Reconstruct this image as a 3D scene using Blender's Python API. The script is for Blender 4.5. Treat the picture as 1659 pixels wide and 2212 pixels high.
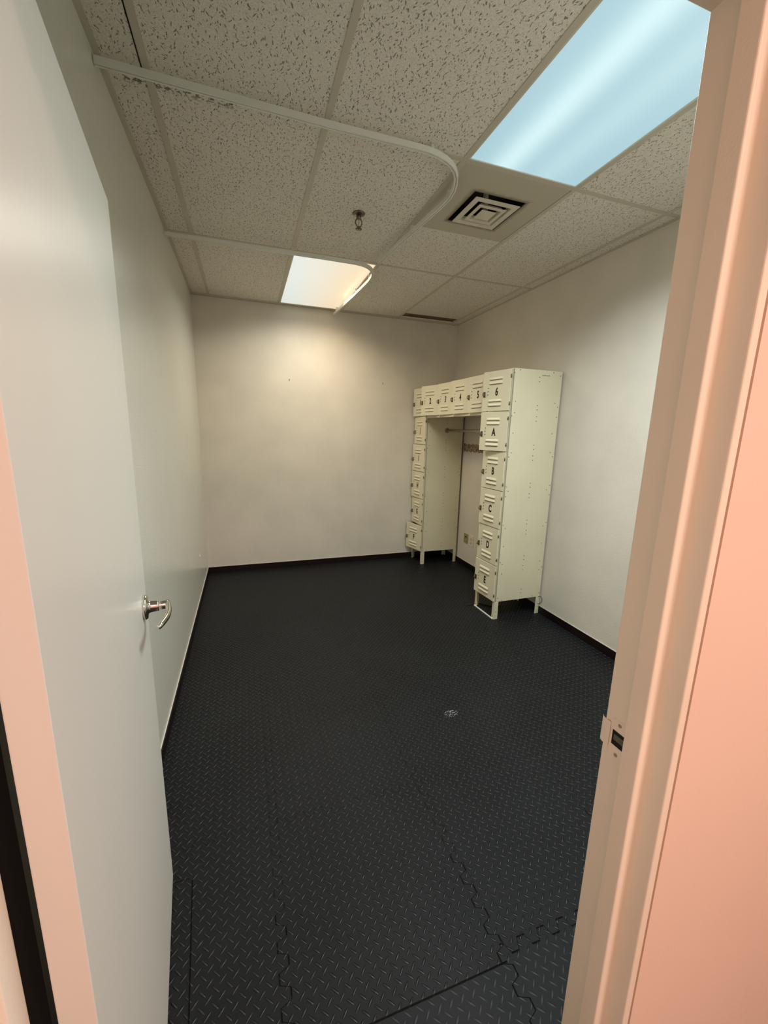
import bpy, bmesh, math, random
from mathutils import Vector, Matrix
random.seed(7)
S = bpy.context.scene
COL = S.collection
for o in list(bpy.data.objects):
    bpy.data.objects.remove(o)
R = math.radians

# ------------------------------------------------------------------ camera
F_PX = 875.289
cam_d = bpy.data.cameras.new('camera')
cam_d.sensor_fit = 'VERTICAL'
cam_d.sensor_height = 36.0
cam_d.sensor_width = 27.0
cam_d.lens = 36.0 * F_PX / 2212.0
cam_d.clip_start = 0.02
cam = bpy.data.objects.new('camera', cam_d)
COL.objects.link(cam)
cam.matrix_world = (Matrix.Translation((-0.3503, -1.8327, 1.468))
                    @ Matrix.Rotation(-0.3291, 4, 'Z')
                    @ Matrix.Rotation(1.3748, 4, 'X')
                    @ Matrix.Rotation(0.0238, 4, 'Z'))
S.camera = cam

# ------------------------------------------------------------------ exposure, world, light levels
S.view_settings.view_transform = 'Standard'
S.view_settings.look = 'None'
S.view_settings.gamma = 1.0
S.view_settings.use_curve_mapping = False
S.view_settings.exposure = 0.0
w = bpy.data.worlds.new('world')
S.world = w
w.use_nodes = True
w.node_tree.nodes['Background'].inputs[0].default_value = (0.8, 0.72, 0.62, 1)
w.node_tree.nodes['Background'].inputs[1].default_value = 0.02
NEAR_W, FAR_COOL_W, FAR_WARM_W, HALL_W = 38.0, 9.5, 9.5, 63.0
NEAR_C = (0.90, 1.0, 1.02)
FAR_COOL_C = (0.97, 1.0, 0.94)
FAR_WARM_C = (1.0, 0.76, 0.48)
HALL_C = (1.0, 0.715, 0.62)

def area(name, loc, sx, sy, power, color, rot=(0, 0, 0), parent=None, spread=180):
    d = bpy.data.lights.new(name, 'AREA')
    d.shape = 'RECTANGLE'
    d.size, d.size_y = sx, sy
    d.energy = power
    d.color = color
    d.spread = R(spread)
    o = bpy.data.objects.new(name, d)
    COL.objects.link(o)
    o.location = loc
    o.rotation_euler = rot
    if parent: o.parent = parent
    return o

# ------------------------------------------------------------------ room measures
XL, XR, YF, YD = -0.764, 1.9395, 2.490, -1.3663     # left, right, back wall, door wall (room side)
YH = -1.476                                         # door wall, hallway side
ZC = 2.642                                          # underside of the ceiling grid
LX = [-0.615, 0.0, 0.610, 1.2195, 1.834]            # grid lines running into the room
LY = [-1.2195, 0.0, 1.2195, 2.439]                  # grid lines running across

# ------------------------------------------------------------------ materials
def lin(c):
    return tuple(((v/255)/12.92 if v/255 <= 0.04045 else ((v/255+0.055)/1.055)**2.4) for v in c)

class NT:
    """tiny helper to write node trees"""
    def __init__(s, name):
        s.m = bpy.data.materials.new(name)
        s.m.use_nodes = True
        s.t = s.m.node_tree
        s.b = s.t.nodes['Principled BSDF']
    def n(s, kind, **kw):
        nd = s.t.nodes.new(kind)
        for k, v in kw.items(): setattr(nd, k, v)
        return nd
    def link(s, a, b): s.t.links.new(a, b)
    def put(s, sock, v):
        if hasattr(v, 'is_output') or isinstance(v, bpy.types.NodeSocket): s.link(v, sock)
        elif v is not None: sock.default_value = v
    def math(s, op, a, b=None, c=None, clamp=False):
        nd = s.n('ShaderNodeMath', operation=op, use_clamp=clamp)
        s.put(nd.inputs[0], a)
        if b is not None: s.put(nd.inputs[1], b)
        if c is not None: s.put(nd.inputs[2], c)
        return nd.outputs[0]
    def pos(s):
        return s.n('ShaderNodeTexCoord').outputs['Object']
    def sep(s, v):
        nd = s.n('ShaderNodeSeparateXYZ'); s.link(v, nd.inputs[0]); return nd.outputs
    def noise(s, v, scale, detail=2.0, rough=0.5):
        nd = s.n('ShaderNodeTexNoise'); s.link(v, nd.inputs['Vector'])
        nd.inputs['Scale'].default_value = scale; nd.inputs['Detail'].default_value = detail
        nd.inputs['Roughness'].default_value = rough
        return nd.outputs['Fac']
    def ramp(s, f, a, b, ca, cb):
        nd = s.n('ShaderNodeValToRGB'); s.link(f, nd.inputs[0])
        e = nd.color_ramp.elements
        e[0].position, e[1].position = a, b
        e[0].color, e[1].color = (*ca, 1), (*cb, 1)
        return nd.outputs[0]
    def mix(s, f, a, b):
        nd = s.n('ShaderNodeMix', data_type='RGBA')
        s.put(nd.inputs[0], f)
        for k, v in ((6, a), (7, b)):
            if isinstance(v, tuple): nd.inputs[k].default_value = (*v, 1)
            else: s.link(v, nd.inputs[k])
        return nd.outputs[2]
    def bump(s, h, dist, strength=1.0):
        nd = s.n('ShaderNodeBump'); s.link(h, nd.inputs['Height'])
        nd.inputs['Distance'].default_value = dist; nd.inputs['Strength'].default_value = strength
        s.link(nd.outputs[0], s.b.inputs['Normal'])
    def base(s, col, rough, metal=0.0, spec=0.5):
        s.put(s.b.inputs['Base Color'], (*col, 1) if isinstance(col, tuple) else col)
        s.put(s.b.inputs['Roughness'], rough)
        s.b.inputs['Metallic'].default_value = metal
        s.b.inputs['Specular IOR Level'].default_value = spec
        return s.m

def paint(name, rgb, rough=0.5, var=0.04, scale=3.0, bump=0.0, bscale=180.0, spec=0.5, metal=0.0):
    t = NT(name); p = t.pos(); c = lin(rgb)
    f = t.noise(p, scale, 3.0)
    col = t.ramp(f, 0.3, 0.7, tuple(v*(1-var) for v in c), tuple(min(1, v*(1+var)) for v in c))
    if bump: t.bump(t.noise(p, bscale, 2.0), bump)
    return t.base(col, rough, metal, spec)

M = {}
M['wall'] = paint('wall_paint', (218, 210, 196), 0.55, 0.045, 3.5, 0.0012, 140.0, 0.35)
M['wall_gloss'] = paint('left_wall_paint', (215, 215, 204), 0.22, 0.02, 2.0, 0.0009, 120.0, 0.5)
M['hall_wall'] = paint('hallway_wall_paint', (230, 208, 192), 0.6, 0.02, 2.0, 0.0002, 160.0, 0.3)
M['door'] = paint('door_paint', (222, 220, 211), 0.32, 0.012, 2.0, 0.0001, 220.0, 0.5)
M['frame'] = paint('door_frame_paint', (236, 227, 211), 0.45, 0.02, 5.0, 0.0003, 260.0, 0.4)
M['base'] = paint('baseboard_vinyl', (22, 11, 10), 0.45, 0.15, 9.0, spec=0.3)
M['bead'] = paint('caulk_bead', (214, 208, 198), 0.6)
M['locker'] = paint('locker_enamel', (219, 212, 184), 0.38, 0.03, 4.0, 0.0002, 90.0)
M['locker_in'] = paint('locker_inside_enamel', (206, 196, 168), 0.5, 0.04, 4.0)
M['hole'] = paint('bolt_hole_louver_shade', (58, 52, 38), 0.8)
M['ink'] = paint('black_numeral', (18, 17, 15), 0.5)
M['latch'] = paint('tarnished_metal', (120, 112, 92), 0.35, 0.2, 60.0, metal=0.9)
M['chrome'] = paint('brushed_chrome', (205, 203, 196), 0.16, 0.03, 40.0, metal=1.0)
M['brass'] = paint('dull_sprinkler_metal', (120, 112, 96), 0.33, 0.2, 60.0, metal=0.9)
M['grid'] = paint('ceiling_grid_paint', (196, 189, 172), 0.5, 0.04, 8.0)
M['track'] = paint('curtain_track_white', (226, 226, 216), 0.35, 0.02, 5.0)
M['black'] = paint('plenum_black', (12, 11, 10), 0.9)
M['hollow_black'] = paint('hollow_shade_black', (9, 7, 6), 0.8)  # flat black painted for the shade in the hinge gap and strike hole
M['panel0'] = paint('vent_panel_metal', (178, 170, 152), 0.5, 0.03, 5.0)
M['vent'] = paint('vent_white_metal', (214, 206, 188), 0.45, 0.03, 12.0)
M['ivory'] = paint('aged_ivory_plastic', (150, 142, 92), 0.4, 0.05, 30.0)
M['white_plastic'] = paint('white_plastic', (226, 216, 196), 0.35)
M['dust'] = paint('dust_dark', (60, 52, 40), 0.9)
M['cable'] = paint('black_cable', (16, 14, 13), 0.5)

def mat_ceiling():
    t = NT('fissured_ceiling_tile'); p = t.pos()
    flat = t.n('ShaderNodeMapping'); t.link(p, flat.inputs[0]); flat.inputs['Scale'].default_value = (1, 1, 0)
    nz = t.n('ShaderNodeTexNoise'); t.link(flat.outputs[0], nz.inputs['Vector']); nz.inputs['Scale'].default_value = 55
    off = t.n('ShaderNodeVectorMath', operation='SCALE'); 
    sub = t.n('ShaderNodeVectorMath', operation='SUBTRACT'); t.link(nz.outputs['Color'], sub.inputs[0]); sub.inputs[1].default_value = (.5, .5, .5)
    t.link(sub.outputs[0], off.inputs[0]); off.inputs['Scale'].default_value = 0.014
    add = t.n('ShaderNodeVectorMath', operation='ADD'); t.link(flat.outputs[0], add.inputs[0]); t.link(off.outputs[0], add.inputs[1])
    masks = []
    for sc, la, lb, thr in ((44.0, 0.0078, 0.0015, 0.55), (58.0, 0.0046, 0.0014, 0.6), (120.0, 0.0016, 0.0009, 0.4)):
        v = t.n('ShaderNodeTexVoronoi', voronoi_dimensions='2D', feature='F1'); t.link(add.outputs[0], v.inputs['Vector'])
        v.inputs['Scale'].default_value = sc
        d = t.n('ShaderNodeVectorMath', operation='SUBTRACT'); t.link(add.outputs[0], d.inputs[0]); t.link(v.outputs['Position'], d.inputs[1])
        dx, dy, _ = t.sep(d.outputs[0])
        cr, cg, cb = t.sep(v.outputs['Color'])
        ang = t.math('MULTIPLY_ADD', cr, 1.5, 0.82)
        ca, sa = t.math('COSINE', ang), t.math('SINE', ang)
        u = t.math('ADD', t.math('MULTIPLY', dx, ca), t.math('MULTIPLY', dy, sa))
        q = t.math('SUBTRACT', t.math('MULTIPLY', dy, ca), t.math('MULTIPLY', dx, sa))
        ln = t.math('MULTIPLY_ADD', cg, la*0.9, la*0.35)
        e = t.math('ADD', t.math('POWER', t.math('ABSOLUTE', t.math('DIVIDE', u, ln)), 2.0),
                   t.math('POWER', t.math('ABSOLUTE', t.math('DIVIDE', q, lb)), 2.0))
        m = t.math('SUBTRACT', 1.0, t.math('MULTIPLY_ADD', e, 1.0, -0.35, clamp=True), clamp=True)
        keep = t.math('LESS_THAN', cb, thr)
        masks.append(t.math('MULTIPLY', m, keep))
    mk = t.math('MAXIMUM', t.math('MAXIMUM', masks[0], masks[1]), t.math('MULTIPLY', masks[2], 0.6))
    c = lin((232, 226, 214))
    f = t.noise(p, 260.0, 2.0)
    basec = t.ramp(f, 0.25, 0.75, tuple(v*0.80 for v in c), tuple(v*1.1 for v in c))
    col = t.mix(t.math('MULTIPLY', mk, 0.72), basec, lin((66, 60, 50)))
    # brown-black damp streaks beside two of the cross lines near the left wall
    x, y, z = t.sep(p)
    def streak(yc):
        near = t.math('SUBTRACT', 1.0, t.math('DIVIDE', t.math('ABSOLUTE', t.math('SUBTRACT', y, yc)), 0.028), clamp=True)
        xs = t.math('MULTIPLY', t.math('GREATER_THAN', x, -0.70), t.math('LESS_THAN', x, -0.34))
        nn = t.math('GREATER_THAN', t.noise(p, 70.0, 3.0), 0.52)
        return t.math('MULTIPLY', t.math('MULTIPLY', near, xs), nn)
    st = t.math('MAXIMUM', streak(0.036), streak(1.262))
    col = t.mix(t.math('MULTIPLY', st, 0.8), col, lin((58, 50, 38)))
    h = t.math('MULTIPLY_ADD', f, 0.25, t.math('MULTIPLY', mk, -1.0))
    t.bump(h, 0.0025, 0.8)
    return t.base(col, 0.9, 0.0, 0.2)
M['tile'] = mat_ceiling()

def mat_floor():
    t = NT('black_diamond_plate_foam'); p = t.pos()
    x, y, z = t.sep(p)
    P_ = 0.0335
    k = 0.70711
    def bars(shift, sg):
        fx = t.math('SUBTRACT', t.math('FRACT', t.math('ADD', t.math('DIVIDE', x, P_), 100.45+shift)), 0.5)
        fy = t.math('MULTIPLY', t.math('SUBTRACT', t.math('FRACT', t.math('ADD', t.math('DIVIDE', y, P_), 100.80+shift)), 0.5), sg)
        u = t.math('MULTIPLY', t.math('ADD', fx, fy), k)
        v = t.math('MULTIPLY', t.math('SUBTRACT', fx, fy), k)
        d = t.math('ADD', t.math('POWER', t.math('ABSOLUTE', t.math('DIVIDE', u, 0.39)), 2.0),
                   t.math('POWER', t.math('ABSOLUTE', t.math('DIVIDE', v, 0.105)), 2.0))
        return t.math('POWER', t.math('SUBTRACT', 1.0, d, clamp=True), 0.9)
    bar = t.math('MAXIMUM', bars(0.0, 1.0), bars(0.5, -1.0))
    # the smooth strip at the threshold, beyond the last mat edge
    bar = t.math('MULTIPLY', bar, t.math('MULTIPLY_ADD', t.math('GREATER_THAN', y, -1.115), 0.75, 0.25))
    # seams of the interlocking mats: wavy jigsaw line across, one every 0.6 m
    def seam(a, b, a0):
        saw = t.math('PINGPONG', t.math('ADD', b, 10.0), 0.036)
        tri = t.math('MULTIPLY', t.math('SUBTRACT', saw, 0.018), 2.6)
        jig = t.math('MINIMUM', t.math('MAXIMUM', tri, -0.014), 0.014)
        q = t.math('ADD', t.math('SUBTRACT', a, a0 - 12.0), jig)
        r = t.math('ABSOLUTE', t.math('SUBTRACT', t.math('MODULO', t.math('ADD', q, 0.3), 0.6), 0.3))
        return t.math('SUBTRACT', 1.0, t.math('DIVIDE', r, 0.0022), clamp=True)
    near = t.math('MULTIPLY_ADD', t.math('LESS_THAN', y, -0.80), 0.65, 0.35)
    cross = t.math('MULTIPLY', seam(y, x, -1.095), t.math('MAXIMUM', t.math('GREATER_THAN', x, 0.295), t.math('GREATER_THAN', y, -1.0)))
    cut = t.math('SUBTRACT', 1.0, t.math('DIVIDE', t.math('ABSOLUTE', t.math('ADD', y, 1.121)), 0.0025), clamp=True)
    cross = t.math('MAXIMUM', cross, t.math('MULTIPLY', cut, t.math('LESS_THAN', x, 0.295)))
    sm = t.math('MULTIPLY', t.math('MAXIMUM', seam(x, y, 0.292), cross), near)
    edge = t.math('SUBTRACT', 1.0, t.math('DIVIDE', t.math('ABSOLUTE', t.math('ADD', x, t.math('MULTIPLY_ADD', y, 0.085, 0.628))), 0.0022), clamp=True)
    edge = t.math('MULTIPLY', edge, t.math('LESS_THAN', y, -0.62))
    gap = t.math('SUBTRACT', 1.0, t.math('DIVIDE', t.math('ABSOLUTE', t.math('ADD', y, 0.612)), 0.004), clamp=True)
    gap = t.math('MULTIPLY', gap, t.math('LESS_THAN', x, -0.585))
    sm = t.math('MAXIMUM', sm, t.math('MAXIMUM', edge, gap))
    fine = t.noise(p, 900.0, 2.0)
    h = t.math('ADD', t.math('MULTIPLY_ADD', fine, 0.10, bar), t.math('MULTIPLY', sm, -1.3))
    t.bump(h, 0.0030, 1.0)
    wear = t.noise(p, 1.7, 4.0, 0.6)
    col = t.ramp(wear, 0.3, 0.75, lin((17, 19, 21)), lin((27, 29, 31)))
    col = t.mix(sm, col, lin((12, 12, 12)))
    # small pale scuff on the mat
    sc = t.math('SUBTRACT', 1.0, t.math('DIVIDE', t.math('SQRT', t.math('ADD', t.math('POWER', t.math('ABSOLUTE', t.math('SUBTRACT', x, 0.633)), 2.0),
                 t.math('POWER', t.math('ABSOLUTE', t.math('MULTIPLY', t.math('ADD', y, 0.145), 1.6)), 2.0))), 0.045), clamp=True)
    sc = t.math('MULTIPLY', t.math('GREATER_THAN', t.noise(p, 130.0, 3.0), 0.56), t.math('GREATER_THAN', sc, 0.1))
    col = t.mix(t.math('MULTIPLY', sc, 0.55), col, lin((190, 190, 190)))
    # raised bars are polished by feet, the ground between them stays matt
    polish = t.math('MINIMUM', t.math('MULTIPLY', bar, 2.0), 1.0)
    rough = t.math('SUBTRACT', t.math('MULTIPLY_ADD', wear, 0.16, 0.44), t.math('MULTIPLY', polish, 0.20))
    m = t.base(col, rough, 0.0, 0.2)
    t.link(t.math('MULTIPLY_ADD', polish, 0.36, 0.15), t.b.inputs['Specular IOR Level'])
    return m
M['floor'] = mat_floor()

def mat_vent_panel():
    t = NT('vent_panel_dusty_metal'); p = t.pos()
    x, y, z = t.sep(p)
    ax = t.math('SUBTRACT', t.math('ABSOLUTE', t.math('SUBTRACT', x, 0.010)), 0.150)
    ay = t.math('SUBTRACT', t.math('ABSOLUTE', t.math('SUBTRACT', y, 0.030)), 0.150)
    d = t.math('MAXIMUM', ax, ay)
    n = t.noise(p, 22.0, 3.0)
    f = t.math('SUBTRACT', 1.0, t.math('DIVIDE', d, t.math('MULTIPLY_ADD', n, 0.05, 0.004)), clamp=True)
    col = t.mix(t.math('MULTIPLY', f, 0.75), lin((190, 182, 164)), lin((70, 62, 46)))
    return t.base(col, 0.5, 0, 0.4)
M['panel'] = mat_vent_panel()

def mat_lens(name, cfun, strength):
    """prismatic lens over fluorescent tubes: the brightness of the lamp itself, brighter over each tube"""
    t = NT(name); p = t.pos()
    x, y, z = t.sep(p)
    col, fac = cfun(t, x, y)
    cell = 0.0065
    gx = t.math('ABSOLUTE', t.math('SUBTRACT', t.math('FRACT', t.math('DIVIDE', t.math('ADD', x, y), cell)), 0.5))
    gy = t.math('ABSOLUTE', t.math('SUBTRACT', t.math('FRACT', t.math('DIVIDE', t.math('SUBTRACT', x, y), cell)), 0.5))
    prism = t.math('MULTIPLY_ADD', t.math('ADD', gx, gy), 0.16, 0.92)
    t.b.inputs['Base Color'].default_value = (0.35, 0.37, 0.37, 1)
    t.b.inputs['Roughness'].default_value = 0.3
    t.link(col, t.b.inputs['Emission Color'])
    t.link(t.math('MULTIPLY', t.math('MULTIPLY', fac, prism), strength), t.b.inputs['Emission Strength'])
    return t.m

def near_cfun(t, x, y):
    def tube(xc, wd): 
        return t.math('POWER', 2.718, t.math('MULTIPLY', t.math('POWER', t.math('ABSOLUTE', t.math('DIVIDE', t.math('SUBTRACT', x, xc), wd)), 2.0), -1.0))
    g = t.math('ADD', tube(0.80, 0.075), t.math('MULTIPLY', tube(1.02, 0.075), 0.35), clamp=True)
    col = t.mix(g, lin((168, 216, 234)), lin((206, 242, 250)))
    return col, t.math('MULTIPLY_ADD', g, 0.16, 0.84)
def far_cfun(t, x, y):
    nd = t.n('ShaderNodeMapRange'); t.link(x, nd.inputs[0])
    nd.inputs[1].default_value, nd.inputs[2].default_value = 0.10, 0.50
    col = t.mix(nd.outputs[0], lin((226, 234, 230)), lin((250, 226, 190)))
    return col, t.math('ADD', 1.0, 0.0)
M['lens_near'] = mat_lens('cool_prismatic_lens', near_cfun, 0.86)
M['lens_far'] = mat_lens('warm_prismatic_lens', far_cfun, 0.82)

def mat_band():
    t = NT('torn_mottled_paper'); p = t.pos()
    f = t.noise(p, 45.0, 4.0, 0.7)
    col = t.ramp(f, 0.40, 0.58, lin((112, 84, 62)), lin((186, 168, 142)))
    return t.base(col, 0.8, 0, 0.2)
M['band'] = mat_band()

# ------------------------------------------------------------------ mesh helpers
class MB:
    def __init__(s):
        s.bm = bmesh.new(); s.mi = 0
    def box(s, a, b, bevel=0.0, mi=None, seg=2):
        bm = s.bm
        x0, y0, z0 = (min(a[i], b[i]) for i in range(3)); x1, y1, z1 = (max(a[i], b[i]) for i in range(3))
        vs = [bm.verts.new((x, y, z)) for x in (x0, x1) for y in (y0, y1) for z in (z0, z1)]
        fs = []
        for f in ((0, 1, 3, 2), (4, 6, 7, 5), (0, 4, 5, 1), (2, 3, 7, 6), (0, 2, 6, 4), (1, 5, 7, 3)):
            fs.append(bm.faces.new([vs[i] for i in f]))
        for f in fs: f.material_index = s.mi if mi is None else mi
        if bevel:
            es = list({e for f in fs for e in f.edges})
            bmesh.ops.bevel(bm, geom=es, offset=bevel, segments=seg, profile=0.6, affect='EDGES')
        return s
    def prism(s, pts, z0, z1, bevel=0.0):
        """polygon in XY extruded in Z"""
        bm = s.bm
        lo = [bm.verts.new((p[0], p[1], z0)) for p in pts]; hi = [bm.verts.new((p[0], p[1], z1)) for p in pts]
        n = len(pts); fs = []
        fs.append(bm.faces.new(lo[::-1])); fs.append(bm.faces.new(hi))
        vert = []
        for i in range(n):
            j = (i+1) % n
            fs.append(bm.faces.new((lo[i], lo[j], hi[j], hi[i])))
        for f in fs: f.material_index = s.mi
        if bevel:
            es = [bm.edges.get((lo[i], hi[i])) for i in range(n)]
            bmesh.ops.bevel(bm, geom=es, offset=bevel, segments=3, profile=0.5, affect='EDGES')
        return s
    def sweep(s, path, prof, up=(0, 0, 1), closed_prof=True):
        """profile (side, up) swept along a list of points"""
        bm = s.bm; P = [Vector(p) for p in path]; up = Vector(up); rings = []
        for i, p in enumerate(P):
            d = (P[min(i+1, len(P)-1)] - P[max(i-1, 0)]).normalized()
            sd = d.cross(up)
            sd = sd.normalized() if sd.length > 1e-6 else Vector((1, 0, 0))
            u2 = sd.cross(d).normalized()
            rings.append([bm.verts.new(p + sd*a + u2*b) for a, b in prof])
        n = len(prof)
        for r0, r1 in zip(rings, rings[1:]):
            for i in range(n):
                j = (i+1) % n
                f = bm.faces.new((r0[i], r1[i], r1[j], r0[j])); f.material_index = s.mi; f.smooth = n > 6
        for r in (rings[0][::-1], rings[-1]):
            f = bm.faces.new(r); f.material_index = s.mi
        return s
    def tube(s, path, r, n=10, up=(0, 0, 1), flat=1.0):
        rr = r if isinstance(r, (list, tuple)) else None
        if rr is None:
            return s.sweep(path, [(r*math.cos(2*math.pi*i/n), r*flat*math.sin(2*math.pi*i/n)) for i in range(n)], up)
        bm = s.bm; P = [Vector(p) for p in path]; up = Vector(up); rings = []
        for i, p in enumerate(P):
            d = (P[min(i+1, len(P)-1)] - P[max(i-1, 0)]).normalized()
            sd = d.cross(up).normalized(); u2 = sd.cross(d)
            rings.append([bm.verts.new(p + sd*rr[i]*math.cos(2*math.pi*k/n) + u2*rr[i]*flat*math.sin(2*math.pi*k/n)) for k in range(n)])
        for r0, r1 in zip(rings, rings[1:]):
            for i in range(n):
                j = (i+1) % n
                f = bm.faces.new((r0[i], r1[i], r1[j], r0[j])); f.material_index = s.mi; f.smooth = True
        for r in (rings[0][::-1], rings[-1]):
            f = bm.faces.new(r); f.material_index = s.mi
        return s
    def lathe(s, prof, origin, axis, n=28):
        """profile [(radius, height)] turned about an axis through origin"""
        bm = s.bm; ax = Vector(axis).normalized(); o = Vector(origin)
        t = Vector((0, 0, 1)) if abs(ax.z) < 0.9 else Vector((1, 0, 0))
        a = ax.cross(t).normalized(); b = ax.cross(a)
        rings = [[bm.verts.new(o + ax*h + (a*math.cos(2*math.pi*i/n) + b*math.sin(2*math.pi*i/n))*max(r, 1e-4)) for i in range(n)] for r, h in prof]
        for r0, r1 in zip(rings, rings[1:]):
            for i in range(n):
                j = (i+1) % n
                f = bm.faces.new((r0[i], r0[j], r1[j], r1[i])); f.material_index = s.mi; f.smooth = True
        for r in (rings[0][::-1], rings[-1]):
            f = bm.faces.new(r); f.material_index = s.mi
        return s
    def grid(s, fn, nu, nv, smooth=True):
        bm = s.bm
        V = [[bm.verts.new(fn(i/nu, j/nv)) for j in range(nv+1)] for i in range(nu+1)]
        for i in range(nu):
            for j in range(nv):
                f = bm.faces.new((V[i][j], V[i+1][j], V[i+1][j+1], V[i][j+1])); f.material_index = s.mi; f.smooth = smooth
        return s
    def disc(s, c, axis, r, n=8, h=0.0006):
        return s.lathe([(r, 0), (r, h)], c, axis, n)
    def build(s, name, mats, parent=None, loc=None, rotz=None, **props):
        bmesh.ops.recalc_face_normals(s.bm, faces=s.bm.faces)
        me = bpy.data.meshes.new(name); s.bm.to_mesh(me); s.bm.free()
        for m in (mats if isinstance(mats, (list, tuple)) else [mats]): me.materials.append(m)
        o = bpy.data.objects.new(name, me); COL.objects.link(o)
        if parent: o.parent = parent
        if loc: o.location = loc
        if rotz is not None: o.rotation_euler = (0, 0, rotz)
        for k, v in props.items(): o[k] = v
        return o

def thing(name, label, cat, loc=(0, 0, 0), rotz=0.0, group=None):
    o = bpy.data.objects.new(name, None); COL.objects.link(o)
    o.empty_display_size = 0.05
    o.location = loc; o.rotation_euler = (0, 0, rotz)
    o['label'] = label; o['category'] = cat
    if group: o['group'] = group
    return o

def struct(name, mb, mats, **kw):
    return mb.build(name, mats, kind='structure', **kw)

# ------------------------------------------------------------------ the room shell
TOP = 2.80
struct('floor', MB().box((XL-0.1, -4.4, -0.08), (XR+0.1, YF+0.1, 0.0)), M['floor'])
struct('wall_left', MB().box((XL-0.1, YD, 0), (XL, YF, TOP)), M['wall_gloss'])
struct('wall_right', MB().box((XR, YD, 0), (XR+0.1, YF, TOP)), M['wall'])
struct('wall_back', MB().box((XL-0.1, YF, 0), (XR+0.1, YF+0.1, TOP)), M['wall'])
# wall with the doorway, hallway side finished in its own paint
XJR, XJL = 0.2349, -0.611           # frame rabbets, strike side and hinge side
ZH = 2.003                          # frame rabbet of the head
wd = MB()
def wall_slab(mb, x0, x1, z0, z1):
    mb.mi = 0; mb.box((x0, YD-0.055, z0), (x1, YD, z1))
    mb.mi = 1; mb.box((x0, YH, z0), (x1, YD-0.055, z1))
wall_slab(wd, XJR+0.0228, XR+0.1, 0, TOP)
wall_slab(wd, XL-0.1, XJL-0.0228, 0, TOP)
wall_slab(wd, XJL-0.0228, XJR+0.0228, ZH+0.0228, TOP)
struct('wall_front', wd, [M['wall'], M['hall_wall']])
# hallway around the camera
hw = MB()
hw.box((XL-0.1, -4.4, 0), (XR+0.1, -4.3, TOP))
struct('wall_hallway_back', hw, M['hall_wall'])
struct('wall_hallway_left', MB().box((XL-0.2, -4.3, 0), (XL-0.1, YH, TOP)), M['hall_wall'])
struct('wall_hallway_right', MB().box((XR+0.1, -4.3, 0), (XR+0.2, YH, TOP)), M['hall_wall'])

# baseboards
BH, BT = 0.060, 0.009
def baseboard(name, a, b, bead_a, bead_b):
    o = struct(name, MB().box(a, b, 0.002), M['base'])
    MB().box(bead_a, bead_b, 0.0008).build('caulk_bead', M['bead'], o)
baseboard('baseboard_left', (XL, YD+0.001, 0), (XL+BT, YF-BT, BH), (XL, YD+0.002, BH), (XL+0.004, YF, BH+0.003))
baseboard('baseboard_back', (XL, YF-BT, 0), (XR, YF, BH), (XL+0.004, YF-0.004, BH), (XR-0.004, YF, BH+0.003))
baseboard('baseboard_right', (XR-BT, YD+0.001, 0), (XR, YF-BT, BH), (XR-0.004, YD+0.002, BH), (XR, YF, BH+0.003))

# ------------------------------------------------------------------ suspended ceiling
HT = 0.012
ct = MB()
TZ = ZC + 0.0025
def tile(x0, x1, y0, y1):
    ct.box((x0, y0, TZ), (x1, y1, TZ+0.014))
cols = [(XL, LX[0]), (LX[0], LX[1]), (LX[1], LX[2]), (LX[2], LX[3]), (LX[3], LX[4]), (LX[4], XR)]
rows = [(YD, LY[0]), (LY[0], LY[1]), (LY[1], LY[2]), (LY[2], LY[3]), (LY[3], YF)]
for ci, (x0, x1) in enumerate(cols):
    for ri, (y0, y1) in enumerate(rows):
        if (ci, ri) in ((3, 1), (2, 3)): continue                  # the two lights
        if (ci, ri) == (3, 2):
            tile(x0, x1, y0+0.61, y1); continue                    # vent panel takes the near half
        if (ci, ri) == (4, 3):
            tile(x0, x1, y0, 2.272); tile(x0, x1, 2.385, y1); continue   # return-air slot
        if (ci, ri) == (0, 1):
            tile(x0, x1-0.0175, y0, y1); continue                  # tile that has slipped off its tee
        tile(x0, x1, y0, y1)
struct('ceiling', ct, M['tile'])
struct('ceiling_deck', MB().box((XL-0.2, YD-0.12, TOP), (XR+0.2, YF+0.1, TOP+0.05)), M['black'])
struct('ceiling_hallway', MB().box((XL-0.2, -4.4, 2.62), (XR+0.2, YH, 2.70)), M['tile'])
g = MB()
def tee(x0, y0, x1, y1):
    g.box((x0, y0, ZC), (x1, y1, ZC+0.0025))
for x in LX: tee(x-HT, YD, x+HT, YF)
xs = [XL] + LX + [XR]
for y in LY:
    for a, b in zip(xs, xs[1:]):
        tee(a+(HT if a != XL else 0), y-HT, b-(HT if b != XR else 0), y+HT)
g.box((XL, YD, ZC-0.002), (XL+0.02, YF, ZC+0.001)); g.box((XR-0.02, YD, ZC-0.002), (XR, YF, ZC+0.001))
g.box((XL+0.02, YF-0.02, ZC-0.002), (XR-0.02, YF, ZC+0.001)); g.box((XL+0.02, YD, ZC-0.002), (XR-0.02, YD+0.02, ZC+0.001))
struct('trim_1', g, M['grid'])

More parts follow.
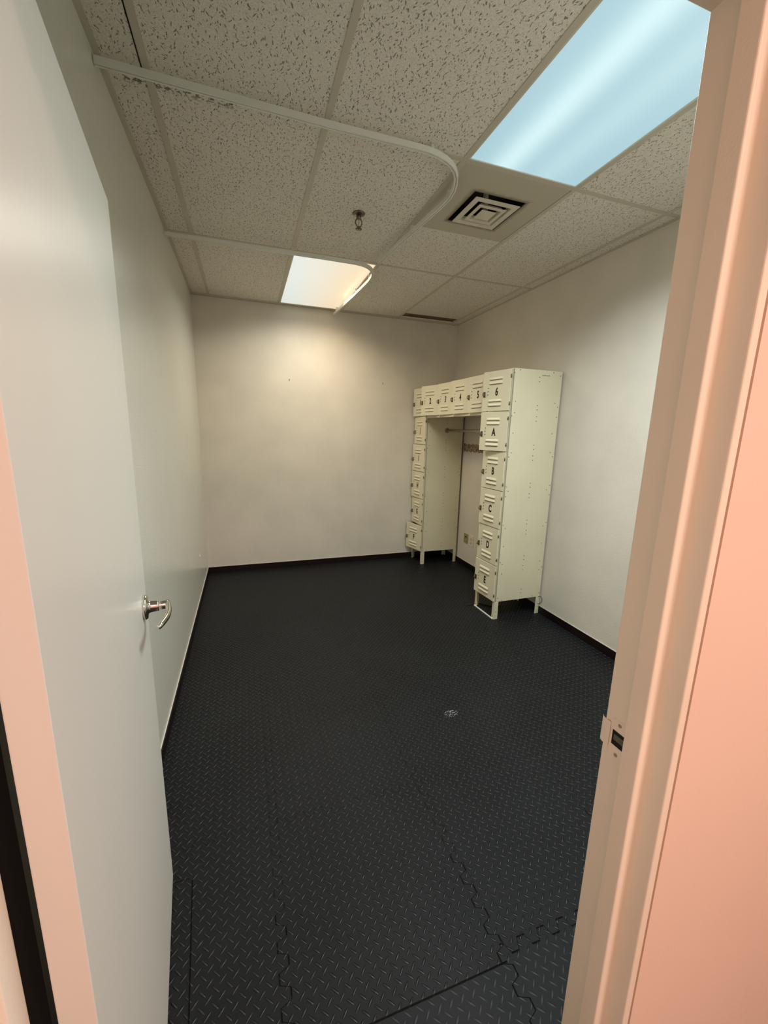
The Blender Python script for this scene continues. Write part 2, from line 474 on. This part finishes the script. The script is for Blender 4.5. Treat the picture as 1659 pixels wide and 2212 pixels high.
# ------------------------------------------------------------------ ceiling lights
def troffer(label, x0, x1, y0, y1, lens):
    t = thing('ceiling_light', label, 'ceiling light', ((x0+x1)/2, (y0+y1)/2, ZC), 0, 'recessed fluorescent lights')
    cx, cy = (x0+x1)/2, (y0+y1)/2
    h = MB(); fw = 0.006
    X0, X1, Y0, Y1 = x0-cx+HT, x1-cx-HT, y0-cy+HT, y1-cy-HT
    h.box((X0, Y0, 0.0), (X0+fw, Y1, 0.10)).box((X1-fw, Y0, 0.0), (X1, Y1, 0.10))
    h.box((X0+fw, Y0, 0.0), (X1-fw, Y0+fw, 0.10)).box((X0+fw, Y1-fw, 0.0), (X1-fw, Y1, 0.10))
    h.box((X0, Y0, 0.10), (X1, Y1, 0.105))
    h.build('housing', M['vent'], t)
    o = MB().box((x0+HT+fw, y0+HT+fw, ZC+0.004), (x1-HT-fw, y1-HT-fw, ZC+0.008)).build('diffuser', lens, t)
    o.location = (-cx, -cy, -ZC)
    return t
tn = troffer('large recessed ceiling light with bluish white prismatic lens, above the doorway side', LX[2], LX[3], LY[0], LY[1], M['lens_near'])
area('troffer_lamp', (0, 0, -0.004), 0.54, 1.14, NEAR_W, NEAR_C, parent=tn, spread=150)
tf = troffer('recessed ceiling light by the back wall, lens turning warm yellow on its right', LX[1], LX[2], LY[2], LY[3], M['lens_far'])
area('cool_tube_lamp', (-0.14, -0.14, -0.004), 0.24, 0.78, FAR_COOL_W, FAR_COOL_C, parent=tf, spread=155)
area('warm_tube_lamp', (0.13, -0.14, -0.004), 0.24, 0.78, FAR_WARM_W, FAR_WARM_C, parent=tf, spread=155)
# hallway lamp behind the camera
hl = thing('hallway_ceiling_lamp', 'square warm ceiling lamp in the hallway outside the doorway', 'ceiling light', (0.32, -3.1, 2.62))
hb = MB(); hb.box((-0.3, -0.3, -0.05), (0.3, 0.3, 0.0), 0.01); hb.build('lamp_housing', M['vent'], hl)
area('hallway_lamp_light', (0, 0, -0.055), 0.56, 0.56, HALL_W, HALL_C, parent=hl)

# ------------------------------------------------------------------ vent panel and square diffuser
vx, vy = (LX[2]+LX[3])/2, 0.305
v = thing('air_vent', 'square stepped air diffuser in a smooth grey metal ceiling panel', 'air vent', (vx, vy, ZC))
pb = MB(); a, oo = 0.305-HT, 0.150
dx = 0.010; dy = 0.03           # the neck sits a little off the middle of the panel
ny0, ny1 = dy-oo, dy+oo
b2 = 0.300        # the panel stops short of the next tile, leaving a dark line
pb.box((-a, -a, 0.0), (dx-oo, b2, 0.004)).box((dx+oo, -a, 0.0), (a-0.004, b2, 0.004))
pb.box((dx-oo, -a, 0.0), (dx+oo, ny0, 0.004)).box((dx-oo, ny1, 0.0), (dx+oo, b2, 0.004))
pb.build('panel', M['panel'], v)
nk = MB()
for s_ in (-1, 1):
    nk.box((dx+s_*oo, ny0, 0.004), (dx+s_*(oo+0.003), ny1, 0.09)); nk.box((dx-oo, dy+s_*oo, 0.004), (dx+oo, dy+s_*(oo+0.003), 0.09))
nk.box((dx-oo, ny0, 0.09), (dx+oo, ny1, 0.093))
nk.build('neck', M['black'], v)
def square_cone(r_out, r_in, z_out, z_in, name):
    m = MB(); bm = m.bm; th = 0.003
    rings = []
    for r, z in ((r_out, z_out), (r_in, z_out), (r_in*0.94, z_in), (r_in*0.94+th, z_in), (r_in+th*2, z_out+th), (r_out, z_out+th)):
        rings.append([bm.verts.new((dx+sx*r, dy+sy*r, z)) for sx, sy in ((-1, -1), (1, -1), (1, 1), (-1, 1))])
    for i in range(len(rings)):
        r0, r1 = rings[i], rings[(i+1) % len(rings)]
        for k in range(4):
            bm.faces.new((r0[k], r0[(k+1) % 4], r1[(k+1) % 4], r1[k]))
    m.build(name, M['vent'], v)
square_cone(0.130, 0.100, -0.012, 0.010, 'diffuser_ring')
square_cone(0.081, 0.062, -0.016, 0.004, 'diffuser_ring')
cb = MB(); cb.box((dx-0.043, dy-0.043, -0.018), (dx+0.043, dy+0.043, -0.014), 0.001)
cb.box((dx-0.010, dy-0.010, -0.014), (dx+0.010, dy+0.010, 0.09)); cb.build('center_plate', M['vent'], v)

# return-air slot
rs = thing('return_air_slot', 'dark brown return air slot in the ceiling at the back right corner', 'air vent', ((LX[3]+LX[4])/2, 2.3285, ZC))
hx = (LX[4]-LX[3])/2-HT
r_ = MB(); r_.box((-hx, -0.056, 0.004), (hx, -0.052, 0.05)).box((-hx, 0.052, 0.004), (hx, 0.056, 0.05)).box((-hx, -0.052, 0.046), (hx, 0.052, 0.05))
r_.build('slot_box', paint('slot_brown_box', (110, 94, 70), 0.7), rs)
b_ = MB()
for k in range(4): b_.box((-hx+0.002, -0.045+k*0.025, 0.010), (hx-0.002, -0.043+k*0.025, 0.028))
b_.build('slot_blade', paint('slot_brown', (128, 112, 84), 0.6), rs)

# ------------------------------------------------------------------ sprinkler head
sp = thing('sprinkler_head', 'small pendent fire sprinkler head hanging from the ceiling tile', 'sprinkler', (0.293, 0.602, ZC+0.0025))
MB().lathe([(0.034, 0.0), (0.034, -0.003), (0.024, -0.010), (0.014, -0.012)], (0, 0, 0), (0, 0, 1)).build('escutcheon', M['brass'], sp)
fr = MB(); fr.lathe([(0.012, -0.010), (0.014, -0.016), (0.014, -0.026), (0.010, -0.030)], (0, 0, 0), (0, 0, 1), 16)
for s_ in (-1, 1):
    fr.tube([(s_*0.009, 0, -0.026), (s_*0.017, 0, -0.038), (s_*0.018, 0, -0.050), (s_*0.011, 0, -0.064), (0, 0, -0.070)], 0.0032, 8, up=(0, 1, 0))
fr.lathe([(0.005, -0.064), (0.006, -0.075)], (0, 0, 0), (0, 0, 1), 12)
fr.build('frame_arm', M['brass'], sp)
MB().lathe([(0.0022, -0.028), (0.003, -0.046), (0.0022, -0.066)], (0, 0, 0), (0, 0, 1), 10).build('glass_bulb', paint('bulb_glass', (196, 176, 150), 0.15), sp)
MB().lathe([(0.003, -0.074), (0.017, -0.075), (0.018, -0.079), (0.003, -0.080)], (0, 0, 0), (0, 0, 1), 18).build('deflector', M['brass'], sp)

# ------------------------------------------------------------------ curtain tracks
def arc(p0, c, p1, n=9):
    out = []
    for i in range(n+1):
        t = i/n
        out.append(tuple((1-t)**2*p0[k] + 2*t*(1-t)*c[k] + t*t*p1[k] for k in range(2)))
    return out
def track(label, pts, brackets, z):
    t = thing('curtain_track', label, 'curtain track', (pts[0][0], pts[0][1], z), 0, 'curved curtain tracks on the ceiling')
    ox, oy = pts[0][0], pts[0][1]
    h, wd_ = 0.011, 0.0085
    prof = [(-wd_, h), (wd_, h), (wd_, -h), (0.003, -h), (0.003, -h+0.006), (-0.003, -h+0.006), (-0.003, -h), (-wd_, -h)]
    m = MB(); m.sweep([(x-ox, y-oy, 0) for x, y in pts], prof)
    for f in m.bm.faces: f.smooth = False
    m.build('rail', M['track'], t)
    for bx, by, ang in brackets:
        q = MB(); q.box((-0.011, -0.006, 0.009), (0.011, 0.006, ZC-z), 0.001).box((-0.012, -0.007, -0.005), (0.012, 0.007, 0.0125), 0.001)
        b = q.build('bracket', M['track'], t, loc=(bx-ox, by-oy, 0), rotz=ang)
    return t
ZT = 2.612
ptsA = [(XL+0.004, -0.055), (-0.4, -0.050), (-0.019, -0.045), (0.201, -0.047)] + arc((0.36, -0.05), (0.62, -0.058), (0.652, 0.21)) + [(0.650, 0.30), (0.630, 0.50), (0.598, 0.80), (0.572, 1.105)]
track('long white curtain track from the left wall curving toward the back, nearest the doorway', ptsA,
      [(0.4385, -0.035, R(80)), (0.653, 0.225, 0), (0.618, 0.61, R(4))], ZT)
ptsB = [(XL+0.004, 1.175), (-0.3, 1.168), (0.199, 1.155)] + arc((0.38, 1.155), (0.585, 1.15), (0.60, 1.38)) + [(0.602, 1.45), (0.588, 1.77), (0.548, 2.33), (0.541, 2.47)]
track('white curtain track crossing under the warm ceiling light beside the back wall', ptsB,
      [(0.455, 1.176, R(75)), (0.602, 1.42, 0), (0.588, 1.77, R(4)), (0.547, 2.35, R(4))], ZT-0.006)

# ------------------------------------------------------------------ door frame
SD = 0.016
def jamb(sgn, x0):
    """frame section; sgn +1: wood/steel lies towards +x"""
    P = [(0.034, -1.3643), (0.034, -1.3613), (0.0, -1.3613), (0.0, -1.4106), (-SD, -1.4106), (-SD, -1.4419), (0.0, -1.4419), (0.0, -1.4794),
         (0.0140, -1.4794), (0.0140, -1.4660), (0.0215, -1.4660), (0.0215, -1.3643)]
    q = [(x0 + sgn*a, b) for a, b in P]
    return q if sgn > 0 else q[::-1]
fm = MB()
fm.prism(jamb(1, XJR), 0.0005, ZH, 0.0028)
fm.prism(jamb(-1, XJL), 0.0005, ZH, 0.0028)
# head of the frame
fm.box((XJL-0.021, -1.4106, ZH), (XJR+0.021, -1.3620, ZH+0.021), 0.002)
fm.box((XJL, -1.4419, ZH-SD), (XJR, -1.4106, ZH+0.021), 0.002)
fm.box((XJL-0.014, -1.4794, ZH), (XJR+0.014, -1.4419, ZH+0.014), 0.002)
frame = struct('trim_2', fm, M['frame'])
MB().box((XJL+0.0, -1.4100, 0.002), (XJL+0.010, -1.3660, ZH-0.02), 0.002).build('gap_shade_strip', M['hollow_black'], frame)  # added black strip, stands in for the shade in the hinge gap
# strike plate in the right rabbet, lip bent into the room
sk = MB(); zs = 0.958; hy0, hy1 = -1.4085, -1.379
sk.box((XJR-0.0012, -1.410, 0.919), (XJR+0.0005, -1.374, 0.944)).box((XJR-0.0012, -1.410, 0.972), (XJR+0.0005, -1.374, 0.993))
sk.box((XJR-0.0012, -1.379, 0.944), (XJR+0.0005, -1.374, 0.972))
lip = [(XJR-0.0005, -1.3745), (XJR-0.0006, -1.366), (XJR-0.0004, -1.362), (XJR+0.0012, -1.3570), (XJR+0.0050, -1.3530)]
def lipf(u, v_):
    k = u*(len(lip)-1); i = min(int(k), len(lip)-2); f = k-i
    return (lip[i][0]*(1-f)+lip[i+1][0]*f - 0.0016, lip[i][1]*(1-f)+lip[i+1][1]*f, 0.934+0.048*v_)
sk.grid(lipf, 12, 4)
sk.mi = 1
sk.box((XJR-0.0014, -1.4085, 0.9445), (XJR-0.0002, -1.3795, 0.9715))  # black patch painted for the shade inside the strike hole
sk.mi = 2
for zz in (0.929, 0.986): sk.disc((XJR-0.0013, -1.391, zz), (-1, 0, 0), 0.0032, 10, 0.0006)
sp_ = sk.build('strike_plate', [M['frame'], M['hollow_black'], paint('painted_screw', (160, 140, 116), 0.5)], frame)
ls = MB(); ls.box((XJR-0.0022, -1.4080, 0.9545), (XJR-0.0014, -1.383, 0.9655), 0.0003)
ls.build('dust_box_tab', M['latch'], sp_)

# ------------------------------------------------------------------ the open door
hx_, hy_ = -0.543, -1.397
fx_, fy_ = -0.6362, -0.591
DW = math.hypot(fx_-hx_, fy_-hy_)
ang = math.atan2(fy_-hy_, fx_-hx_)
door = MB().box((0, 0, 0.009), (DW, 0.035, 1.9905), 0.0016).build('door_1', M['door'], None, (hx_, hy_, 0), ang, kind='structure')
# local: +x from hinge to free edge, visible face at y = 0 (looks to -y local)
lh = MB(); c = (DW-0.079, 0, 0.991)
lh.lathe([(0.033, 0.0), (0.033, 0.007), (0.030, 0.010), (0.018, 0.012), (0.0155, 0.018), (0.0145, 0.034), (0.0145, 0.036)], c, (0, -1, 0), 36)
rose = lh.build('door_handle', M['chrome'], door)
lv = MB()
lv.lathe([(0.0110, 0.034), (0.0115, 0.036), (0.0115, 0.057), (0.0095, 0.060)], c, (0, -1, 0), 24)
path, rad = [], []
for i in range(15):
    t = i/14
    path.append((c[0]+0.010-0.142*t, -0.056-0.007*math.sin(t*math.pi*0.9)+0.014*t**3, c[2]-0.002*t))
    rad.append(0.0080*(1-0.25*t))
lv.tube(path, rad, 12, up=(0, 0, 1), flat=1.25)
lv.lathe([(0.002, 0.006), (0.0055, 0.003), (0.0068, 0.0), (0.0060, -0.003)], path[-1], (-1, 0.2, 0), 12)
lv.build('lever', M['chrome'], rose)
MB().box((DW-0.0006, 0.006, 0.905), (DW+0.0006, 0.029, 1.03)).build('latch_plate', M['latch'], door)

# ------------------------------------------------------------------ the locker bank
LW, LD, LH, LEG = 1.715, 0.437, 1.935, 0.149
U, HB = LW/6, (LH-LEG)/6
lk = thing('locker_bank', 'cream steel box lockers, sixteen numbered and lettered doors arching over a coat rod', 'lockers', (1.4885, 0.7578, 0.0), R(90) + 0.006)
# local: x along the width (0 at the near end), y = 0 front, -LD back, z up
ST = 0.0035
rivets = [(0.231,1.886),(0.233,1.855),(0.235,1.684),(0.236,1.653),(0.236,1.603),(0.236,1.57),(0.235,1.393),(0.236,1.361),(0.235,1.312),(0.237,1.28),(0.237,1.102),(0.237,1.071),(0.237,1.02),(0.237,0.989),(0.058,1.926),(0.013,1.905),(0.354,1.926),(0.419,1.906),(0.038,1.705),(0.393,1.707),(0.42,1.681),(0.038,1.626),(0.017,1.603),(0.421,1.604),(0.039,1.48),(0.394,1.481),(0.038,1.334),(0.02,1.303),(0.396,1.339),(0.421,1.306),(0.018,1.078),(0.039,1.044),(0.02,1.003),(0.423,1.083),(0.397,1.046),(0.424,1.008),(0.236,0.811),(0.237,0.779),(0.238,0.727),(0.239,0.697),(0.242,0.517),(0.241,0.485),(0.241,0.434),(0.241,0.403),(0.244,0.233),(0.242,0.202),(0.02,0.78),(0.041,0.752),(0.041,0.608),(0.021,0.478),(0.042,0.46),(0.042,0.382),(0.025,0.178),(0.064,0.157),(0.425,0.781),(0.399,0.754),(0.4,0.611),(0.4,0.46),(0.427,0.407),(0.402,0.385),(0.427,0.181),(0.361,0.159)]
def side(u, out):
    m = MB(); x0, x1 = (u, u+ST) if out < 0 else (u-ST, u)
    m.box((x0, -LD, LEG), (x1, 0, LH), 0.001)
    m.mi = 1
    xo = x0 if out < 0 else x1
    for vv, zz in rivets:
        if 0 < vv < LD-0.004: m.disc((xo, -vv, zz), (out, 0, 0), 0.0036, 8, 0.0007)
    if u == 0:
        for k in range(6): m.box((xo-0.0006, -0.262-0.012*k, 1.898), (xo, -0.254-0.012*k, 1.9025))
    m.build('side_panel', [M['locker'], M['hole']], lk)
side(0.0, -1); side(U, 1); side(5*U, -1); side(LW, 1)
for u0 in (0.0, 5*U):
    MB().box((u0+ST, -LD, LEG), (u0+U-ST, -LD+0.002, LH-0.002)).build('back_panel', M['locker_in'], lk)
    for k in range(6):
        zz = LEG + k*HB
        MB().box((u0+ST, -LD+0.002, zz), (u0+U-ST, -0.003, zz+0.004)).build('shelf', M['locker_in'], lk)
MB().box((ST, -LD, LH-HB), (ST+0.001, -LD+0.002, LH-HB+0.002))
MB().box((U, -LD, LH-HB), (5*U, -LD+0.002, LH-0.002)).build('back_panel', M['locker_in'], lk)
MB().box((U, -LD+0.002, LH-HB), (5*U, -0.003, LH-HB+0.004)).build('bottom_panel', M['locker'], lk)
for k in (2, 3, 4):
    MB().box((k*U-0.001, -LD+0.003, LH-HB+0.004), (k*U+0.001, -0.003, LH-0.003)).build('divider', M['locker_in'], lk)
MB().box((0, -LD, LH-0.0005), (LW, 0.0, LH+0.0025), 0.001).build('top_panel', M['locker'], lk)
# face frames
def face_frame(u0, u1, z0, z1, nu, nz):
    m = MB(); wd_ = 0.012
    m.box((u0, -0.012, z0), (u0+wd_, 0.0004, z1)).box((u1-wd_, -0.012, z0), (u1, 0.0004, z1))
    for k in range(1, nu):
        uu = u0 + (u1-u0)*k/nu; m.box((uu-wd_*0.6, -0.012, z0), (uu+wd_*0.6, 0.0004, z1))
    for k in range(nz+1):
        zz = z0 + (z1-z0)*k/nz
        a, b = max(z0, zz-0.006), min(z1, zz+0.006)
        if k in (0, nz): a, b = (z0, z0+0.010) if k == 0 else (z1-0.010, z1)
        for q in range(nu):
            ua, ub = u0 + (u1-u0)*q/nu, u0 + (u1-u0)*(q+1)/nu
            m.box((ua+wd_*0.6, -0.012, a), (ub-wd_*0.6, 0.0002, b))
    return m.build('face_frame', M['locker'], lk)
face_frame(0, U, LEG, LH, 1, 6)
face_frame(5*U, LW, LEG, LH, 1, 6)
face_frame(U+0.0005, 5*U-0.0005, LH-HB, LH, 4, 1)
MB().box((U, -0.010, LH-HB-0.020), (5*U, 0.002, LH-HB-0.0005), 0.001).build('lower_rail', M['locker'], lk)
# legs: angle iron, two flanges each
for u0 in (0.0, 5*U):
    for uu, du in ((u0, 1), (u0+U, -1)):
        for vv, dv in ((0.0, -1), (-LD, 1)):
            m = MB(); T = 0.003; W_ = 0.030
            m.box((uu, vv, 0.0), (uu+du*W_, vv+dv*T, LEG+0.03*(0)), 0.0006)
            m.box((uu, vv+dv*T, 0.0), (uu+du*T, vv+dv*W_*1.2, LEG), 0.0006)
            m.mi = 1
            if dv < 0:
                for zz in (0.022,): m.disc((uu+du*0.016, vv, zz), (0, 1, 0), 0.0045, 8, 0.0008)
            if uu == u0:
                for zz in (0.028, 0.062, 0.10): m.disc((uu, vv+dv*0.016, zz), (-1, 0, 0), 0.003, 8, 0.0008)
            m.build('leg', [M['locker'], M['hole']], lk)
MB().box((0.006, 0.001, 0.0), (U-0.004, 0.010, 0.009), 0.001).build('base_strip', M['track'], lk)
# coat rod with end flanges
rd = MB(); rd.tube([(U, -0.243, 1.495), (5*U, -0.243, 1.495)], 0.013, 16)
rod = rd.build('coat_rod', paint('rod_metal', (176, 166, 140), 0.35, 0.05, metal=0.6), lk)
for ue, s_ in ((U, 1), (5*U, -1)):
    MB().lathe([(0.026, 0.0), (0.026, 0.004), (0.017, 0.012), (0.014, 0.012)], (ue, -0.243, 1.495), (s_, 0, 0), 20).build('flange', paint('flange_metal', (150, 140, 112), 0.4, 0.1, metal=0.6), rod)

DWd, DHt = U-0.014, HB-0.006
def louver(m, uc, zc, L=0.135, h=0.021, b=0.0075):
    def fn(s_, t):
        x = (s_-0.5)
        endf = max(0.0, 1-abs(2*x)**14)**0.5
        prof = (1-t)**0.7 if t > 0.14 else 0.93*t/0.14
        prof = (math.sin((1-t)/0.86*math.pi/2) if t > 0.14 else t/0.14)
        return (uc + x*L, 0.0005 + b*prof*endf, zc - h/2 + h*t)
    m.grid(fn, 22, 10)
    m.mi = 1
    m.box((uc-L*0.46, 0.0002, zc-h/2-0.0022), (uc+L*0.46, 0.0007, zc-h/2+0.0008))  # dark line painted for the shade under the louver lip
    m.mi = 0
def numeral_mesh(ch):
    cu = bpy.data.curves.new('numeral_'+ch, 'FONT'); cu.body = ch
    cu.align_x, cu.align_y = 'CENTER', 'CENTER'
    cu.size = 0.078; cu.extrude = 0.0003; cu.offset = 0.0030; cu.resolution_u = 6
    o = bpy.data.objects.new('numeral_tmp', cu); COL.objects.link(o)
    dg = bpy.context.evaluated_depsgraph_get()
    me = bpy.data.meshes.new_from_object(o.evaluated_get(dg), depsgraph=dg)
    bpy.data.objects.remove(o); bpy.data.curves.remove(cu)
    mt = Matrix(((-0.68, 0, 0, 0), (0, 0, 1, 0), (0, 1, 0, 0), (0, 0, 0, 1)))
    me.transform(mt); me.update()
    zs_ = [v_.co.z for v_ in me.vertices]; mid = (max(zs_)+min(zs_))/2
    xs_ = [v_.co.x for v_ in me.vertices]; mx = (max(xs_)+min(xs_))/2
    for v_ in me.vertices: v_.co.z -= mid; v_.co.x -= mx
    me.materials.clear(); me.materials.append(M['ink'])
    return me
dm = None
def locker_door(ch, u0, z0, deg):
    """hinged on its near edge; deg = how far it stands ajar"""
    global dm
    if dm is None:
        m = MB(); m.box((0, -0.011, 0), (DWd, 0.0, DHt), 0.0016)
        for zc in (DHt*0.815, DHt*0.705, DHt*0.265, DHt*0.155): louver(m, DWd*0.52, zc)
        m.mi = 1
        for k in (-1, 0, 1): m.disc((DWd*0.80, 0, DHt*0.50+k*0.025), (0, 1, 0), 0.0045, 10, 0.0007)
        dm = m.build('tmp', [M['locker'], M['hole']]); 
        dmesh = dm.data; bpy.data.objects.remove(dm); dm = dmesh
    d = bpy.data.objects.new('locker_door', dm); COL.objects.link(d); d.parent = lk
    d.location = (u0+0.007, 0.0035+0.0086, z0+0.003); d.rotation_euler = (0, 0, R(deg))
    d['label'] = 'louvered door marked %s%s' % (ch, ', standing ajar' if deg > 6 else '')
    n_ = bpy.data.objects.new('numeral' if ch.isdigit() else 'letter', numeral_mesh(ch)); COL.objects.link(n_); n_.parent = d
    n_.location = (DWd*0.47, 0.0005, DHt*0.485); n_['label'] = 'black %s %s' % ('number' if ch.isdigit() else 'letter', ch)
    l_ = MB(); l_.box((DWd*0.893, 0.0, DHt*0.36), (DWd*0.965, 0.004, DHt*0.50), 0.001)
    l_.tube([(DWd*0.93, 0.003, DHt*0.38), (DWd*0.93, 0.017, DHt*0.40), (DWd*0.93, 0.019, DHt*0.435), (DWd*0.93, 0.016, DHt*0.47), (DWd*0.93, 0.003, DHt*0.49)], 0.0034, 8, up=(1, 0, 0))
    l_.build('latch', M['latch'], d)
    for zz in (0.05, DHt-0.05):
        MB().tube([(-0.002, -0.001, zz-0.012), (-0.002, -0.001, zz+0.012)], 0.0042, 8, up=(0, 1, 0)).build('hinge', M['latch'], d)
for ch, k, deg in (('6', 0, 12.0), ('A', 1, 12.5), ('B', 2, 2.5), ('C', 3, 2.5), ('D', 4, 1.0), ('E', 5, 2.5)):
    locker_door(ch, 0.0, LH-(k+1)*HB, deg)
for ch, k, deg in (('1', 0, 7.0), ('J', 1, 1.5), ('I', 2, 4.5), ('H', 3, 4.5), ('G', 4, 1.5), ('F', 5, 15.0)):
    locker_door(ch, 5*U, LH-(k+1)*HB, deg)
for ch, k, deg in (('5', 1, 4.0), ('4', 2, 5.0), ('3', 3, 4.0), ('2', 4, 15.0)):
    locker_door(ch, k*U, LH-HB, deg)

# ------------------------------------------------------------------ small things
# torn strip on the right wall behind the lockers
m = MB(); bm = m.bm
topv, botv = [], []
N = 46
for i in range(N+1):
    y = 2.19 - 1.05*i/N
    topv.append((y, 1.357 + 0.006*math.sin(i*1.7) + random.uniform(-.004, .004)))
    botv.append((y, 1.270 + 0.011*abs(math.sin(i*0.9)) + random.uniform(-.004, .004)))
fr_t = [bm.verts.new((XR-0.0015, y, z)) for y, z in topv]; fr_b = [bm.verts.new((XR-0.0015, y, z)) for y, z in botv]
bk_t = [bm.verts.new((XR, y, z)) for y, z in topv]; bk_b = [bm.verts.new((XR, y, z)) for y, z in botv]
for i in range(N):
    bm.faces.new((fr_t[i], fr_b[i], fr_b[i+1], fr_t[i+1])); bm.faces.new((bk_t[i], bk_t[i+1], bk_b[i+1], bk_b[i]))
    bm.faces.new((fr_t[i], fr_t[i+1], bk_t[i+1], bk_t[i])); bm.faces.new((fr_b[i], bk_b[i], bk_b[i+1], fr_b[i+1]))
o = m.build('wall_border_strip', M['band']); o['label'] = 'torn mottled brown strip on the wall inside the locker arch'; o['category'] = 'strip'

# olive phone plate and white outlet low on the right wall, inside the locker arch
pp = thing('phone_jack', 'aged olive wall plate with a dark jack, inside the locker arch', 'wall plate', (XR, 2.016, 0.323))
MB().box((-0.006, -0.042, -0.053), (0, 0.042, 0.053), 0.002).build('cover_plate', M['ivory'], pp)
MB().box((-0.0075, -0.020, 0.010), (-0.004, 0.014, 0.024), 0.001).build('jack', M['ink'], pp)
po = thing('wall_outlet', 'white duplex power outlet beside the olive plate, inside the locker arch', 'outlet', (XR, 1.900, 0.319))
MB().box((-0.006, -0.040, -0.060), (0, 0.040, 0.060), 0.002).build('cover_plate', M['white_plastic'], po)
for zz in (-0.021, 0.021):
    q = MB(); q.box((-0.008, -0.016, zz-0.014), (-0.005, 0.016, zz+0.014), 0.002); q.mi = 1
    q.box((-0.0084, -0.008, zz-0.004), (-0.0079, -0.006, zz+0.006)); q.box((-0.0084, 0.006, zz-0.004), (-0.0079, 0.008, zz+0.006))
    q.build('receptacle', [paint('receptacle_plastic', (206, 192, 170), 0.4), paint('slot_shadow_brown', (120, 104, 82), 0.6)], po)

# white anchor on the left wall
m = MB(); m.tube([(0, 0, -0.010), (0.006, 0.002, 0.0), (0.008, 0.006, 0.012)], 0.0045, 8, up=(0, 1, 0)); 
m.box((0, -0.003, -0.014), (0.002, 0.003, -0.006), 0.0005)
o = m.build('wall_anchor', M['white_plastic'], None, (XL, 1.80, 0.388)); o['label'] = 'tiny white plastic anchor low on the left wall'; o['category'] = 'wall anchor'
# hooks/nails left in the back wall
for (x, z), lab in (((0.091, 1.956), 'small nail in the back wall below the warm light'), ((1.073, 1.977), 'small nail in the back wall near the lockers')):
    m = MB(); m.lathe([(0.002, 0.0), (0.002, 0.008), (0.0045, 0.008), (0.0045, 0.010)], (0, 0, 0), (0, -1, 0), 10)
    o = m.build('wall_nail', M['latch'], None, (x, YF, z)); o['label'] = lab; o['category'] = 'nail'; o['group'] = 'nails in the back wall'
# wire loop at the back leg, cable end at the front leg
m = MB(); m.tube([(1.905, 0.752, 0.150), (1.905, 0.728, 0.163), (1.904, 0.703, 0.152), (1.903, 0.706, 0.120), (1.903, 0.730, 0.097), (1.904, 0.752, 0.088)], 0.0022, 8, up=(1, 0, 0))
o = m.build('wire_loop', M['cable']); o['label'] = 'thin black wire loop tied to the near back leg of the lockers'; o['category'] = 'wire'
m = MB(); m.tube([(1.425, 1.062, 0.0045), (1.450, 1.052, 0.0045), (1.480, 1.061, 0.0045), (1.52, 1.065, 0.0045), (1.56, 1.052, 0.0045), (1.60, 0.99, 0.0045), (1.68, 0.95, 0.0045)], 0.0045, 8)
o = m.build('cable', M['cable']); o['label'] = 'short black cable on the floor by the front locker leg'; o['category'] = 'cable'
